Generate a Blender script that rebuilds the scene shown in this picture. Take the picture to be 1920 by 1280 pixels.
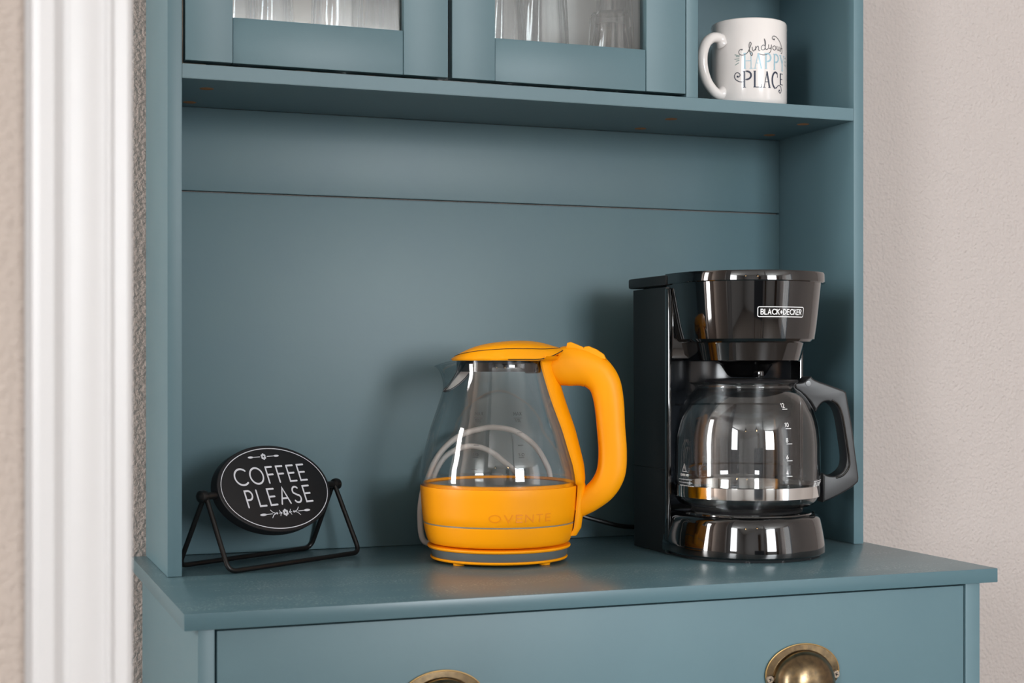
import bpy, bmesh, math, random
from mathutils import Vector, Matrix, noise
random.seed(4)
for o in list(bpy.data.objects): bpy.data.objects.remove(o, do_unlink=True)
S = bpy.context.scene
PI = math.pi
def RAD(d): return math.radians(d)

# ------------------------------------------------------------------ camera
cd = bpy.data.cameras.new('camera'); cam = bpy.data.objects.new('camera', cd)
S.collection.objects.link(cam); S.camera = cam
cam.location = (-.1894, -1.3407, 1.0803)
cam.rotation_euler = (RAD(90), 0, RAD(-20.262))
cd.sensor_width = 36; cd.lens = 2838.86/1920*36; cd.shift_y = 39/1920
cd.clip_start = .02
cd.dof.use_dof = True; cd.dof.focus_distance = 1.68; cd.dof.aperture_fstop = 8.0

# ------------------------------------------------------------------ world, lights, exposure
w = bpy.data.worlds.new('world'); S.world = w; w.use_nodes = True
w.node_tree.nodes['Background'].inputs[0].default_value = (.80, .90, 1, 1)
w.node_tree.nodes['Background'].inputs[1].default_value = .6
def area(name, loc, target, sx, sy, power, col=(1, 1, 1), spread=180):
    l = bpy.data.lights.new(name, 'AREA'); l.shape = 'RECTANGLE'; l.size = sx; l.size_y = sy
    l.energy = power; l.color = col; l.spread = RAD(spread)
    o = bpy.data.objects.new(name, l); S.collection.objects.link(o); o.location = loc
    d = Vector(target)-Vector(loc); o.rotation_euler = d.to_track_quat('-Z', 'Y').to_euler()
    return o
# daylight through the windows of the room (behind and beside the camera)
area('window_daylight', (-2.92, -3.1, 1.75), (0, -3.1, 1.75), 1.1, 1.5, 74, (.95, .975, 1))
area('window_daylight', (1.45, -5.42, 1.75), (1.45, 0, 1.75), 1.3, 1.5, 98, (.93, .97, 1))
area('window_daylight', (-2.12, .165, 1.45), (0, .165, 1.45), .28, 1.6, 27, (1, .98, .96))
area('window_daylight', (2.92, -3.3, 1.25), (0, -3.3, 1.25), 1.2, 1.9, 8, (1, .96, .92))
S.view_settings.view_transform = 'Standard'; S.view_settings.look = 'None'
S.view_settings.gamma = 1; S.view_settings.use_curve_mapping = False
S.view_settings.exposure = 0.56

# ------------------------------------------------------------------ materials
def lin(h):
    h = h.lstrip('#'); r = []
    for i in (0, 2, 4):
        c = int(h[i:i+2], 16)/255
        r.append(c/12.92 if c <= .04045 else ((c+.055)/1.055)**2.4)
    return (*r, 1)
def mat(name, col, rough=.5, metal=0, spec=.5, coat=0, noise_amt=0, noise_scale=20, bump=0, bump_scale=200, bump_dist=.001, col2=None, coat_rough=.05):
    m = bpy.data.materials.new(name); m.use_nodes = True; nt = m.node_tree; b = nt.nodes['Principled BSDF']
    b.inputs['Base Color'].default_value = lin(col); b.inputs['Roughness'].default_value = rough
    b.inputs['Metallic'].default_value = metal; b.inputs['Specular IOR Level'].default_value = spec
    b.inputs['Coat Weight'].default_value = coat; b.inputs['Coat Roughness'].default_value = coat_rough
    tc = nt.nodes.new('ShaderNodeTexCoord')
    if noise_amt:
        n = nt.nodes.new('ShaderNodeTexNoise'); n.inputs['Scale'].default_value = noise_scale; n.inputs['Detail'].default_value = 5
        nt.links.new(tc.outputs['Object'], n.inputs['Vector'])
        mx = nt.nodes.new('ShaderNodeMix'); mx.data_type = 'RGBA'
        mx.inputs[6].default_value = lin(col); mx.inputs[7].default_value = lin(col2 or col)
        r = nt.nodes.new('ShaderNodeValToRGB'); r.color_ramp.elements[0].position = .5-noise_amt*.5; r.color_ramp.elements[1].position = .5+noise_amt*.5
        nt.links.new(n.outputs[0], r.inputs[0]); nt.links.new(r.outputs[0], mx.inputs[0]); nt.links.new(mx.outputs[2], b.inputs['Base Color'])
    if bump:
        n2 = nt.nodes.new('ShaderNodeTexNoise'); n2.inputs['Scale'].default_value = bump_scale; n2.inputs['Detail'].default_value = 3
        nt.links.new(tc.outputs['Object'], n2.inputs['Vector'])
        bp = nt.nodes.new('ShaderNodeBump'); bp.inputs['Strength'].default_value = bump; bp.inputs['Distance'].default_value = bump_dist
        nt.links.new(n2.outputs[0], bp.inputs['Height']); nt.links.new(bp.outputs[0], b.inputs['Normal'])
    return m
def glass(name, centre=(.97, .98, .98), edge=(.45, .5, .5), rough=0, ior=1.5, f_gain=1.0):
    m = bpy.data.materials.new(name); m.use_nodes = True; nt = m.node_tree; nt.nodes.clear()
    out = nt.nodes.new('ShaderNodeOutputMaterial'); mix = nt.nodes.new('ShaderNodeMixShader')
    tr = nt.nodes.new('ShaderNodeBsdfTransparent'); gl = nt.nodes.new('ShaderNodeBsdfGlossy'); gl.inputs['Roughness'].default_value = rough
    lw = nt.nodes.new('ShaderNodeLayerWeight'); lw.inputs[0].default_value = .5
    pw = nt.nodes.new('ShaderNodeMath'); pw.operation = 'POWER'; pw.inputs[1].default_value = 5
    mx = nt.nodes.new('ShaderNodeMix'); mx.data_type = 'RGBA'; mx.inputs[6].default_value = (*centre, 1); mx.inputs[7].default_value = (*edge, 1)
    nt.links.new(lw.outputs['Facing'], pw.inputs[0]); nt.links.new(pw.outputs[0], mx.inputs[0]); nt.links.new(mx.outputs[2], tr.inputs[0])
    f0 = ((ior-1)/(ior+1))**2                                   # Schlick, the same from both sides of the thin wall
    mul = nt.nodes.new('ShaderNodeMath'); mul.operation = 'MULTIPLY_ADD'; mul.inputs[1].default_value = (1-f0)*f_gain; mul.inputs[2].default_value = f0*f_gain; mul.use_clamp = True
    nt.links.new(pw.outputs[0], mul.inputs[0]); nt.links.new(mul.outputs[0], mix.inputs[0])
    nt.links.new(tr.outputs[0], mix.inputs[1]); nt.links.new(gl.outputs[0], mix.inputs[2]); nt.links.new(mix.outputs[0], out.inputs[0])
    return m

TEAL = '#5e7b83'
M = {}
M['teal'] = mat('teal_satin_paint', TEAL, .42, spec=.45, noise_amt=.5, noise_scale=9, col2='#5a7780', bump=.06, bump_scale=900, bump_dist=.0004)
M['teal_back'] = mat('teal_paint_back_panel', '#5a757b', .42, spec=.45, noise_amt=.6, noise_scale=14, col2='#56717a', bump=.10, bump_scale=300, bump_dist=.0004)
def worktop_mat():
    m = mat('teal_worktop', '#52717a', .30, spec=.5, bump=.05, bump_scale=700, bump_dist=.0003)
    nt = m.node_tree; b = nt.nodes['Principled BSDF']; tc = [n for n in nt.nodes if n.type == 'TEX_COORD'][0]
    v = nt.nodes.new('ShaderNodeTexNoise'); v.inputs['Scale'].default_value = 420; v.inputs['Detail'].default_value = 2
    r1 = nt.nodes.new('ShaderNodeValToRGB'); r1.color_ramp.elements[0].position = .55; r1.color_ramp.elements[1].position = .68
    n = nt.nodes.new('ShaderNodeTexNoise'); n.inputs['Scale'].default_value = 9; n.inputs['Detail'].default_value = 6; n.inputs['Roughness'].default_value = .7
    r2 = nt.nodes.new('ShaderNodeValToRGB'); r2.color_ramp.elements[0].position = .44; r2.color_ramp.elements[1].position = .66
    mp = nt.nodes.new('ShaderNodeMapping'); mp.inputs['Scale'].default_value = (1, 2.4, 1)
    nt.links.new(tc.outputs['Object'], v.inputs['Vector']); nt.links.new(tc.outputs['Object'], mp.inputs[0]); nt.links.new(mp.outputs[0], n.inputs['Vector'])
    nt.links.new(v.outputs[0], r1.inputs[0]); nt.links.new(n.outputs[0], r2.inputs[0])
    mu = nt.nodes.new('ShaderNodeMath'); mu.operation = 'MULTIPLY'; nt.links.new(r1.outputs[0], mu.inputs[0]); nt.links.new(r2.outputs[0], mu.inputs[1])
    m3 = nt.nodes.new('ShaderNodeMath'); m3.operation = 'MULTIPLY'; m3.inputs[1].default_value = 1.0; nt.links.new(mu.outputs[0], m3.inputs[0])
    ge = nt.nodes.new('ShaderNodeNewGeometry'); se = nt.nodes.new('ShaderNodeSeparateXYZ'); nt.links.new(ge.outputs['Normal'], se.inputs[0])
    gt = nt.nodes.new('ShaderNodeMath'); gt.operation = 'GREATER_THAN'; gt.inputs[1].default_value = .9; nt.links.new(se.outputs[2], gt.inputs[0])
    m4 = nt.nodes.new('ShaderNodeMath'); m4.operation = 'MULTIPLY'; nt.links.new(m3.outputs[0], m4.inputs[0]); nt.links.new(gt.outputs[0], m4.inputs[1]); m3 = m4   # dust settles on the top face
    mx = nt.nodes.new('ShaderNodeMix'); mx.data_type = 'RGBA'; mx.inputs[6].default_value = lin('#52717a'); mx.inputs[7].default_value = lin('#a9babb')
    nt.links.new(m3.outputs[0], mx.inputs[0]); nt.links.new(mx.outputs[2], b.inputs['Base Color'])
    return m
M['worktop'] = worktop_mat()
M['gap'] = mat('dark_gap', '#12181b', .8)
M['hole'] = mat('raw_wood_hole', '#b98555', .8, noise_amt=.6, noise_scale=600, col2='#8a5c38')
M['inner_beige'] = mat('cabinet_interior_beige', '#b9a28d', .6, noise_amt=.7, noise_scale=30, col2='#94806d')
M['inner_white'] = mat('cabinet_interior_white', '#f0f0ee', .6)
M['wall'] = mat('textured_wall_paint', '#c8beb9', .7, spec=.3, bump=1, bump_scale=210, bump_dist=.0030)
M['wall_far'] = mat('painted_room_wall', '#c9c7c6', .8)
M['wall_near'] = mat('darkened_beige_wall', '#b9aba1', .75, spec=.25, bump=1, bump_scale=210, bump_dist=.0030)  # wall paint darkened to offset the strong light on the near wall
M['ceil'] = mat('ceiling_paint', '#e8e6e2', .85)
M['trim'] = mat('white_gloss_trim', '#cfcccb', .35)
M['floor'] = mat('wood_floor', '#8d8178', .45, noise_amt=.8, noise_scale=4, col2='#6f6359')
M['orange'] = mat('orange_satin_plastic', '#ffa300', .45, spec=.25)
M['orange_lid'] = mat('orange_lid_plastic', '#ffa600', .42, spec=.3)
M['grey_rubber'] = mat('grey_rubber_band', '#5d6466', .5)
M['grey_line'] = mat('grey_inlay_line', '#8a8470', .35)
M['black_gloss'] = mat('glossy_black_plastic', '#060607', .06, spec=.7, coat=.6, coat_rough=.02)
M['black_satin'] = mat('satin_black_plastic', '#1b1b1d', .38, spec=.5)
M['black_side'] = mat('matt_black_plastic', '#141516', .42, spec=.4)
M['black_smoke'] = mat('smoked_black_plastic', '#22262b', .15, spec=.6)
M['black_metal'] = mat('black_powdercoat', '#141313', .42, metal=.2, spec=.5)
M['sign_black'] = mat('black_sign_board', '#151518', .55, bump=.06, bump_scale=500, bump_dist=.0004)
M['sign_white'] = mat('white_print', '#dfe0e6', .6)
M['white_ink'] = mat('white_ink', '#f4f4f4', .5)
M['chrome'] = mat('polished_steel', '#dfdfdd', .08, metal=1)
M['steel'] = mat('brushed_steel_plate', '#b5b2ac', .28, metal=1)
M['cord_white'] = mat('white_cord', '#ece4df', .45)
M['cord_black'] = mat('black_cord', '#0d0d0e', .4)
M['ceramic'] = mat('white_glazed_ceramic', '#ece6e2', .16, spec=.5, coat=.5)
M['ink_blue'] = mat('light_blue_ink', '#9fc4d2', .3)
M['ink_navy'] = mat('navy_ink', '#2d3549', .3)
M['ink_grey'] = mat('charcoal_ink', '#4b4a4e', .3)
M['ink_green'] = mat('grey_green_ink', '#7e9490', .3)
M['brass'] = mat('aged_brass', '#51473b', .24, metal=1, noise_amt=.7, noise_scale=170, col2='#8d7859', bump=.12, bump_scale=500, bump_dist=.0003)
M['brass_edge'] = mat('worn_brass_edge', '#d4b27c', .28, metal=1)
M['screw'] = mat('nickel_screw', '#b9aa98', .3, metal=1)
M['filter'] = mat('fine_filter_mesh', '#b9b2ac', .5)
M['dark_smoke'] = glass('smoked_collar', (.45, .46, .48), (.2, .2, .22), ior=1.45)
M['glass'] = glass('clear_jug_glass', (.985, .99, .99), (.62, .66, .66), ior=1.5, f_gain=1.5)
M['pane'] = glass('window_pane_glass', (.96, .97, .97), (.7, .75, .75), ior=1.5, f_gain=1.6)
M['tumbler'] = glass('tumbler_glass', (.93, .94, .94), (.45, .46, .46), ior=1.5, f_gain=2.6)
M['curtain'] = mat('brown_linen_curtain', '#8a6a4e', .85, noise_amt=.5, noise_scale=30, col2='#7b5d44')
M['blind'] = mat('white_blind', '#e6e9ec', .6)
M['bluegrey'] = mat('slate_fabric', '#58616d', .8)
M['oak'] = mat('oak_wood', '#8e6a45', .5, noise_amt=.8, noise_scale=12, col2='#6f5033')
m = bpy.data.materials.new('warm_bulb'); m.use_nodes = True
b = m.node_tree.nodes['Principled BSDF']; b.inputs['Emission Color'].default_value = (1, .62, .28, 1); b.inputs['Emission Strength'].default_value = 28
M['bulb'] = m

# ------------------------------------------------------------------ helpers
COL = S.collection
def link_mesh(name, me, m, parent=None, smooth=True, label=None, kind=None, angle=35):
    o = bpy.data.objects.new(name, me); COL.objects.link(o)
    if m is not None:
        me.materials.clear(); me.materials.append(M[m] if isinstance(m, str) else m)
    if smooth:
        for p in me.polygons: p.use_smooth = True
        try: me.set_sharp_from_angle(angle=RAD(angle))
        except Exception: pass
    if parent is not None: o.parent = parent
    if label: o['label'] = label
    if kind: o['kind'] = kind
    return o
def from_bm(name, bm, m, parent=None, **k):
    bmesh.ops.recalc_face_normals(bm, faces=bm.faces)
    me = bpy.data.meshes.new(name); bm.to_mesh(me); bm.free()
    return link_mesh(name, me, m, parent, **k)
def from_py(name, vs, fs, m, parent=None, fix=True, **k):
    me = bpy.data.meshes.new(name); me.from_pydata([tuple(v) for v in vs], [], fs)
    if fix:
        bm = bmesh.new(); bm.from_mesh(me); bmesh.ops.recalc_face_normals(bm, faces=bm.faces); bm.to_mesh(me); bm.free()
    return link_mesh(name, me, m, parent, **k)
def box(name, x0, x1, y0, y1, z0, z1, m, parent=None, bev=.001, **k):
    bm = bmesh.new()
    bmesh.ops.create_cube(bm, size=1, matrix=Matrix.Translation(((x0+x1)/2, (y0+y1)/2, (z0+z1)/2)) @ Matrix.Diagonal((x1-x0, y1-y0, z1-z0, 1)))
    if bev: bmesh.ops.bevel(bm, geom=list(bm.edges), offset=bev, segments=2, affect='EDGES', profile=.6)
    return from_bm(name, bm, m, parent, **k)
def thing(name, label, cat, loc=(0, 0, 0), rz=0, group=None):
    o = bpy.data.objects.new(name, None); o.empty_display_size = .03; COL.objects.link(o)
    o.location = loc; o.rotation_euler = (0, 0, rz); tag(o, label, cat, group); return o
def tag(o, label, cat, group=None):
    o['label'] = label; o['category'] = cat
    if group: o['group'] = group
    return o
def struct(o): o['kind'] = 'structure'; return o
def lathe(name, prof, m, parent=None, seg=96, c=(0, 0, 0), deform=None, **k):
    vs = []; fs = []; n = len(prof)
    for i in range(seg):
        a = 2*PI*i/seg
        for r, z in prof:
            p = Vector((r*math.cos(a), r*math.sin(a), z))
            if deform: p = deform(p, a, r, z)
            vs.append((p.x+c[0], p.y+c[1], p.z+c[2]))
    for i in range(seg):
        j = (i+1) % seg
        for q in range(n-1): fs.append((i*n+q, j*n+q, j*n+q+1, i*n+q+1))
    bm = bmesh.new(); V = [bm.verts.new(v) for v in vs]
    for f in fs:
        try: bm.faces.new([V[x] for x in f])
        except Exception: pass
    bmesh.ops.remove_doubles(bm, verts=bm.verts, dist=1e-6)
    return from_bm(name, bm, m, parent, **k)
def smoothline(pts, n=8, closed=False):
    """Catmull-Rom through tuples of any length."""
    P = [tuple(p) for p in pts]; out = []; N = len(P)
    rng = range(N if closed else N-1)
    for i in rng:
        if closed: p0, p1, p2, p3 = P[(i-1) % N], P[i], P[(i+1) % N], P[(i+2) % N]
        else: p0, p1, p2, p3 = P[max(i-1, 0)], P[i], P[i+1], P[min(i+2, N-1)]
        for q in range(n):
            t = q/n
            out.append(tuple(.5*((2*b)+(-a+c)*t+(2*a-5*b+4*c-d)*t*t+(-a+3*b-3*c+d)*t**3) for a, b, c, d in zip(p0, p1, p2, p3)))
    if not closed: out.append(P[-1])
    return out
def tube_bm(bm, pts, r, seg=12, closed=False, caps=True):
    pts = [Vector(p) for p in pts]; n = len(pts); rings = []
    prev = None
    for i, p in enumerate(pts):
        if closed: t = (pts[(i+1) % n]-pts[i-1]).normalized()
        else: t = (pts[min(i+1, n-1)]-pts[max(i-1, 0)]).normalized()
        if prev is None:
            u = t.orthogonal().normalized()
        else:
            u = (prev-t*prev.dot(t)).normalized()
        prev = u; v = t.cross(u)
        rr = r[i] if isinstance(r, (list, tuple)) else r
        rings.append([bm.verts.new(p+u*rr*math.cos(2*PI*k/seg)+v*rr*math.sin(2*PI*k/seg)) for k in range(seg)])
    for i in range(n if closed else n-1):
        a, b = rings[i], rings[(i+1) % n]
        for k in range(seg): bm.faces.new((a[k], a[(k+1) % seg], b[(k+1) % seg], b[k]))
    if caps and not closed:
        bm.faces.new(rings[0]); bm.faces.new(list(reversed(rings[-1])))
def tube(name, pts, r, m, parent=None, seg=12, closed=False, **k):
    bm = bmesh.new(); tube_bm(bm, pts, r, seg, closed); return from_bm(name, bm, m, parent, **k)
def poly_solid(name, outline, thick, m, parent=None, bev=.002, to3=lambda u, v, w: (u, v, w), hole=None, res=4, **k):
    """2D outline (u,z) -> rounded slab of given thickness via a filled 2D curve."""
    cu = bpy.data.curves.new(name, 'CURVE'); cu.dimensions = '2D'; cu.fill_mode = 'BOTH'
    for pl in [outline]+([hole] if hole else []):
        sp = cu.splines.new('POLY'); sp.points.add(len(pl)-1)
        for q, (a, b) in zip(sp.points, pl): q.co = (a, b, 0, 1)
        sp.use_cyclic_u = True
    cu.extrude = thick/2-bev; cu.bevel_depth = bev; cu.bevel_resolution = res; cu.offset = -bev
    tmp = bpy.data.objects.new('tmp', cu); COL.objects.link(tmp)
    dg = bpy.context.evaluated_depsgraph_get(); dg.update()
    me = bpy.data.meshes.new_from_object(tmp.evaluated_get(dg)); bpy.data.objects.remove(tmp, do_unlink=True)
    for v in me.vertices: v.co = Vector(to3(*v.co))
    bm = bmesh.new(); bm.from_mesh(me); bmesh.ops.remove_doubles(bm, verts=bm.verts, dist=1e-5); bmesh.ops.recalc_face_normals(bm, faces=bm.faces); bm.to_mesh(me); bm.free()
    me.name = name
    return link_mesh(name, me, m, parent, **k)
def arc(cx, cy, rx, ry, a0, a1, n=14):
    return [(cx+rx*math.cos(RAD(a0+(a1-a0)*i/n)), cy+ry*math.sin(RAD(a0+(a1-a0)*i/n))) for i in range(n+1)]

# stroke alphabet, unit height, (advance width, polylines)
def A_(w, *s): return (w, list(s))
FONT = {
 'A': A_(.62, [(0, 0), (.31, 1), (.62, 0)], [(.11, .34), (.51, .34)]),
 'B': A_(.5, [(0, 0), (0, 1), (.24, 1)]+arc(.24, .76, .22, .24, 90, -90)+[(0, .52)], [(.2, .52)]+arc(.26, .26, .24, .26, 90, -90)+[(0, 0)]),
 'C': A_(.72, arc(.46, .5, .46, .5, 48, 312, 24)),
 'D': A_(.6, [(0, 0), (0, 1), (.16, 1)]+arc(.16, .5, .44, .5, 90, -90, 18)+[(0, 0)]),
 'E': A_(.44, [(.44, 1), (0, 1), (0, 0), (.44, 0)], [(0, .52), (.4, .52)]),
 'F': A_(.42, [(.42, 1), (0, 1), (0, 0)], [(0, .52), (.38, .52)]),
 'H': A_(.56, [(0, 0), (0, 1)], [(.56, 0), (.56, 1)], [(0, .5), (.56, .5)]),
 'K': A_(.52, [(0, 0), (0, 1)], [(.5, 1), (0, .42)], [(.17, .6), (.52, 0)]),
 'L': A_(.42, [(0, 1), (0, 0), (.42, 0)]),
 'M': A_(.7, [(0, 0), (.06, 1), (.35, .25), (.64, 1), (.7, 0)]),
 'N': A_(.6, [(0, 0), (0, 1), (.6, 0), (.6, 1)]),
 'O': A_(.86, arc(.43, .5, .43, .5, 90, 450, 30)),
 'P': A_(.46, [(0, 0), (0, 1), (.2, 1)]+arc(.2, .72, .25, .28, 90, -90)+[(0, .44)]),
 'R': A_(.5, [(0, 0), (0, 1), (.22, 1)]+arc(.22, .74, .24, .26, 90, -90)+[(0, .48)], [(.2, .48), (.5, 0)]),
 'S': A_(.5, arc(.25, .75, .22, .25, 40, 250, 16)[:-3]+[(.2, .54), (.32, .46)]+arc(.25, .25, .24, .25, 50, -150, 16)),
 'T': A_(.52, [(0, 1), (.52, 1)], [(.26, 1), (.26, 0)]),
 'U': A_(.56, [(0, 1), (0, .28)]+arc(.28, .28, .28, .28, 180, 360)+[(.56, 1)]),
 'V': A_(.6, [(0, 1), (.3, 0), (.6, 1)]),
 'X': A_(.56, [(0, 0), (.56, 1)], [(0, 1), (.56, 0)]),
 'Y': A_(.56, [(0, 1), (.28, .48), (.56, 1)], [(.28, .48), (.28, 0)]),
 'I': A_(.02, [(.01, 0), (.01, 1)]),
 'G': A_(.74, arc(.46, .5, .46, .5, 48, 340, 24)+[(.9, .46), (.5, .46)]),
 '+': A_(.42, [(.21, .2), (.21, .72)], [(0, .46), (.42, .46)]),
 ':': A_(.06, [(.02, .1), (.04, .12)], [(.02, .6), (.04, .62)]),
 '0': A_(.5, arc(.25, .5, .25, .5, 90, 450, 20)),
 '1': A_(.2, [(0, .8), (.16, 1), (.16, 0)]),
 '2': A_(.48, arc(.24, .74, .23, .26, 160, -30, 12)+[(0, 0), (.48, 0)]),
 '4': A_(.5, [(.38, 0), (.38, 1), (0, .3), (.5, .3)]),
 '6': A_(.48, [(.36, 1), (.06, .45)]+arc(.24, .27, .23, .27, 160, 520, 20)),
 '8': A_(.46, arc(.23, .76, .2, .24, 270, 630, 18), arc(.23, .27, .23, .27, 90, 450, 20)),
 '5': A_(.46, [(.42, 1), (.08, 1), (.04, .58)]+arc(.22, .32, .23, .32, 120, -150, 14)),
 '.': A_(.06, [(.02, 0), (.04, .02)]),
 ' ': A_(.3)}
def text_strokes(txt, x0, y0, x1, h, gap=.24):
    """lay out a word from x0 to x1 on baseline y0, height h: polylines"""
    tw = sum(FONT[c][0] for c in txt)+gap*(len(txt)-1); sx = (x1-x0)/tw; out = []; x = 0
    for c in txt:
        wd, st = FONT[c]
        for s in st: out.append([(x0+(x+px)*sx, y0+py*h) for px, py in s])
        x += wd+gap
    return out
def ribbon_bm(bm, line, wd, to3, thick=.0002, lift=.0003, cap=True):
    """flat ribbon of width wd (number, or list per point) along a 2D polyline, laid on a surface by to3(x, y, lift)"""
    L = [line[0]]
    W0 = wd if isinstance(wd, (list, tuple)) else [wd]*len(line); Wd = [W0[0]]
    for p, ww in zip(line[1:], W0[1:]):
        if math.hypot(p[0]-L[-1][0], p[1]-L[-1][1]) > 1e-7: L.append(p); Wd.append(ww)
    if len(L) < 2: return
    closed = math.hypot(L[0][0]-L[-1][0], L[0][1]-L[-1][1]) < 1e-6
    n = len(L); lr = []
    for i in range(n):
        if closed: a = L[i-1] if i > 0 else L[-2]; c = L[i+1] if i < n-1 else L[1]
        else: a = L[max(i-1, 0)]; c = L[min(i+1, n-1)]
        p = L[i]
        d1 = Vector((p[0]-a[0], p[1]-a[1])); d2 = Vector((c[0]-p[0], c[1]-p[1]))
        if d1.length < 1e-9: d1 = d2
        if d2.length < 1e-9: d2 = d1
        d1.normalize(); d2.normalize(); t = d1+d2
        if t.length < .2: t = d2
        t.normalize(); nn = Vector((-t.y, t.x)); k = 1/max(.5, nn.dot(Vector((-d2.y, d2.x))))
        h = Wd[i]/2*k
        lr.append((bm.verts.new(to3(p[0]+nn.x*h, p[1]+nn.y*h, lift)), bm.verts.new(to3(p[0]-nn.x*h, p[1]-nn.y*h, lift))))
    for i in range(n-1): bm.faces.new((lr[i][0], lr[i][1], lr[i+1][1], lr[i+1][0]))
    if cap and not closed:
        for p, ww in ((L[0], Wd[0]), (L[-1], Wd[-1])):
            bm.faces.new([bm.verts.new(to3(p[0]+ww/2*math.cos(2*PI*k/10), p[1]+ww/2*math.sin(2*PI*k/10), lift*1.02)) for k in range(10)])
def disc_bm(bm, x, y, rx, ry, to3, lift=.0003, rot=0, n=14):
    bm.faces.new([bm.verts.new(to3(x+rx*math.cos(2*PI*k/n)*math.cos(rot)-ry*math.sin(2*PI*k/n)*math.sin(rot),
                                   y+rx*math.cos(2*PI*k/n)*math.sin(rot)+ry*math.sin(2*PI*k/n)*math.cos(rot), lift)) for k in range(n)])
def subdiv_line(l, step):
    out = []
    for a, b in zip(l, l[1:]):
        n = max(1, int(math.hypot(b[0]-a[0], b[1]-a[1])/step))
        out += [(a[0]+(b[0]-a[0])*i/n, a[1]+(b[1]-a[1])*i/n) for i in range(n)]
    return out+[l[-1]]
def prints(name, lines, wd, m, parent, to3, lift=.0003, step=None, cap=True, discs=(), **k):
    bm = bmesh.new()
    for l in lines:
        if step: l = subdiv_line(l, step)
        ribbon_bm(bm, l, wd, to3, lift=lift, cap=cap)
    for d in discs: disc_bm(bm, *d[:4], to3, lift=lift, rot=d[4] if len(d) > 4 else 0)
    me = bpy.data.meshes.new(name); bm.to_mesh(me); bm.free()
    return link_mesh(name, me, m, parent, smooth=False, **k)

# ------------------------------------------------------------------ room shell
Z1 = 2.6
struct(box('wall_back', -2.3, 3.0, .42, .52, 0, Z1, 'wall', bev=0))

struct(box('wall_front', -3.0, -.150, -.405, -.30, 0, Z1, 'wall_near', bev=0))

struct(box('floor', -3.1, 3.1, -5.6, .52, -.08, 0, 'floor', bev=0))
struct(box('ceiling', -3.1, 3.1, -5.6, .52, Z1, Z1+.08, 'ceil', bev=0))
# rear wall with two window openings, right wall with a glazed door opening
def holed_wall(name, axis, a0, a1, p0, p1, holes, m):
    bm = bmesh.new(); xs = sorted({a0, a1}|{h[0] for h in holes}|{h[1] for h in holes})
    for s0, s1 in zip(xs, xs[1:]):
        hh = [h for h in holes if h[0] <= s0+1e-6 and h[1] >= s1-1e-6]
        spans = [(0, hh[0][2]), (hh[0][3], Z1)] if hh else [(0, Z1)]
        for z0, z1 in spans:
            if z1-z0 < 1e-6: continue
            c = ((s0+s1)/2, (p0+p1)/2); d = (s1-s0, p1-p0)
            if axis == 'y': c = c[::-1]; d = d[::-1]
            bmesh.ops.create_cube(bm, size=1, matrix=Matrix.Translation((c[0], c[1], (z0+z1)/2)) @ Matrix.Diagonal((d[0], d[1], z1-z0, 1)))
    return struct(from_bm(name, bm, m, smooth=False))
holed_wall('wall_rear', 'x', -3.1, 3.1, -5.6, -5.5, [(.80, 2.10, 1.0, 2.5)], 'wall_far')
holed_wall('wall_west', 'y', -5.6, -.30, -3.1, -3.0, [(-3.65, -2.55, 1.0, 2.5)], 'wall_far')
holed_wall('wall_left', 'y', -.30, .52, -2.3, -2.2, [(.02, .31, .65, 2.25)], 'wall')
holed_wall('wall_right', 'y', -5.6, .52, 3.0, 3.1, [(-3.95, -2.65, 0, 2.2)], 'wall')
def window(x0, x1, z0, z1, bars):
    bm = bmesh.new()
    def bx(a0, a1, b0, b1, c0, c1): bmesh.ops.create_cube(bm, size=1, matrix=Matrix.Translation(((a0+a1)/2, (b0+b1)/2, (c0+c1)/2)) @ Matrix.Diagonal((a1-a0, b1-b0, c1-c0, 1)))
    for a0, a1, c0, c1 in ((x0-.07, x0, z0-.07, z1+.07), (x1, x1+.07, z0-.07, z1+.07), (x0, x1, z1, z1+.07), (x0, x1, z0-.07, z0)): bx(a0, a1, -5.5, -5.48, c0, c1)
    for i in range(1, bars): xx = x0+(x1-x0)*i/bars; bx(xx-.02, xx+.02, -5.49, -5.45, z0, z1)
    zz = (z0+z1)/2; bx(x0, x1, -5.485, -5.46, zz-.02, zz+.02)
    return struct(from_bm('window_1', bm, 'trim', smooth=False))
window(.80, 2.10, 1.0, 2.5, 3)
# curtains and a slatted blind of the room behind the camera (seen only as reflections)
def curtain(x0, x1, y, label, m='curtain'):
    vs = []; fs = []; n = 60
    for i in range(n+1):
        x = x0+(x1-x0)*i/n
        for z in (.1, 2.35): vs.append((x, y+.035*math.sin(i*1.25), z))
    for i in range(n): fs.append((2*i, 2*i+2, 2*i+3, 2*i+1))
    o = from_py('curtain', vs, fs, m); sm = o.modifiers.new('t', 'SOLIDIFY'); sm.thickness = .004
    tag(o, label, 'curtain', 'curtains behind the camera'); return o
curtain(-.5, -.15, -5.4, 'brown linen curtain in the middle of the rear wall')
curtain(2.15, 2.5, -5.4, 'brown linen curtain right of the wide rear window')
curtain(.40, .76, -5.4, 'brown linen curtain left of the wide rear window')
# slatted blind at the open glazed door on the right
bl = thing('slatted_blind', 'white slatted blind covering the glazed door in the right wall', 'blind', (2.99, -3.3, 0))
box('head_rail', -.05, 0, -.66, .66, 2.2, 2.26, 'blind', bl)
slat = None
for i in range(34):
    if slat is None:
        slat = box('slat', -.02, .02, -.65, .65, -.0015, .0015, 'blind', bl, bev=0); s_ = slat
    else:
        s_ = slat.copy(); COL.objects.link(s_); s_.parent = bl
    s_.location = (-.03, 0, .12+i*.062); s_.rotation_euler = (0, RAD(-25), 0)
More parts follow.
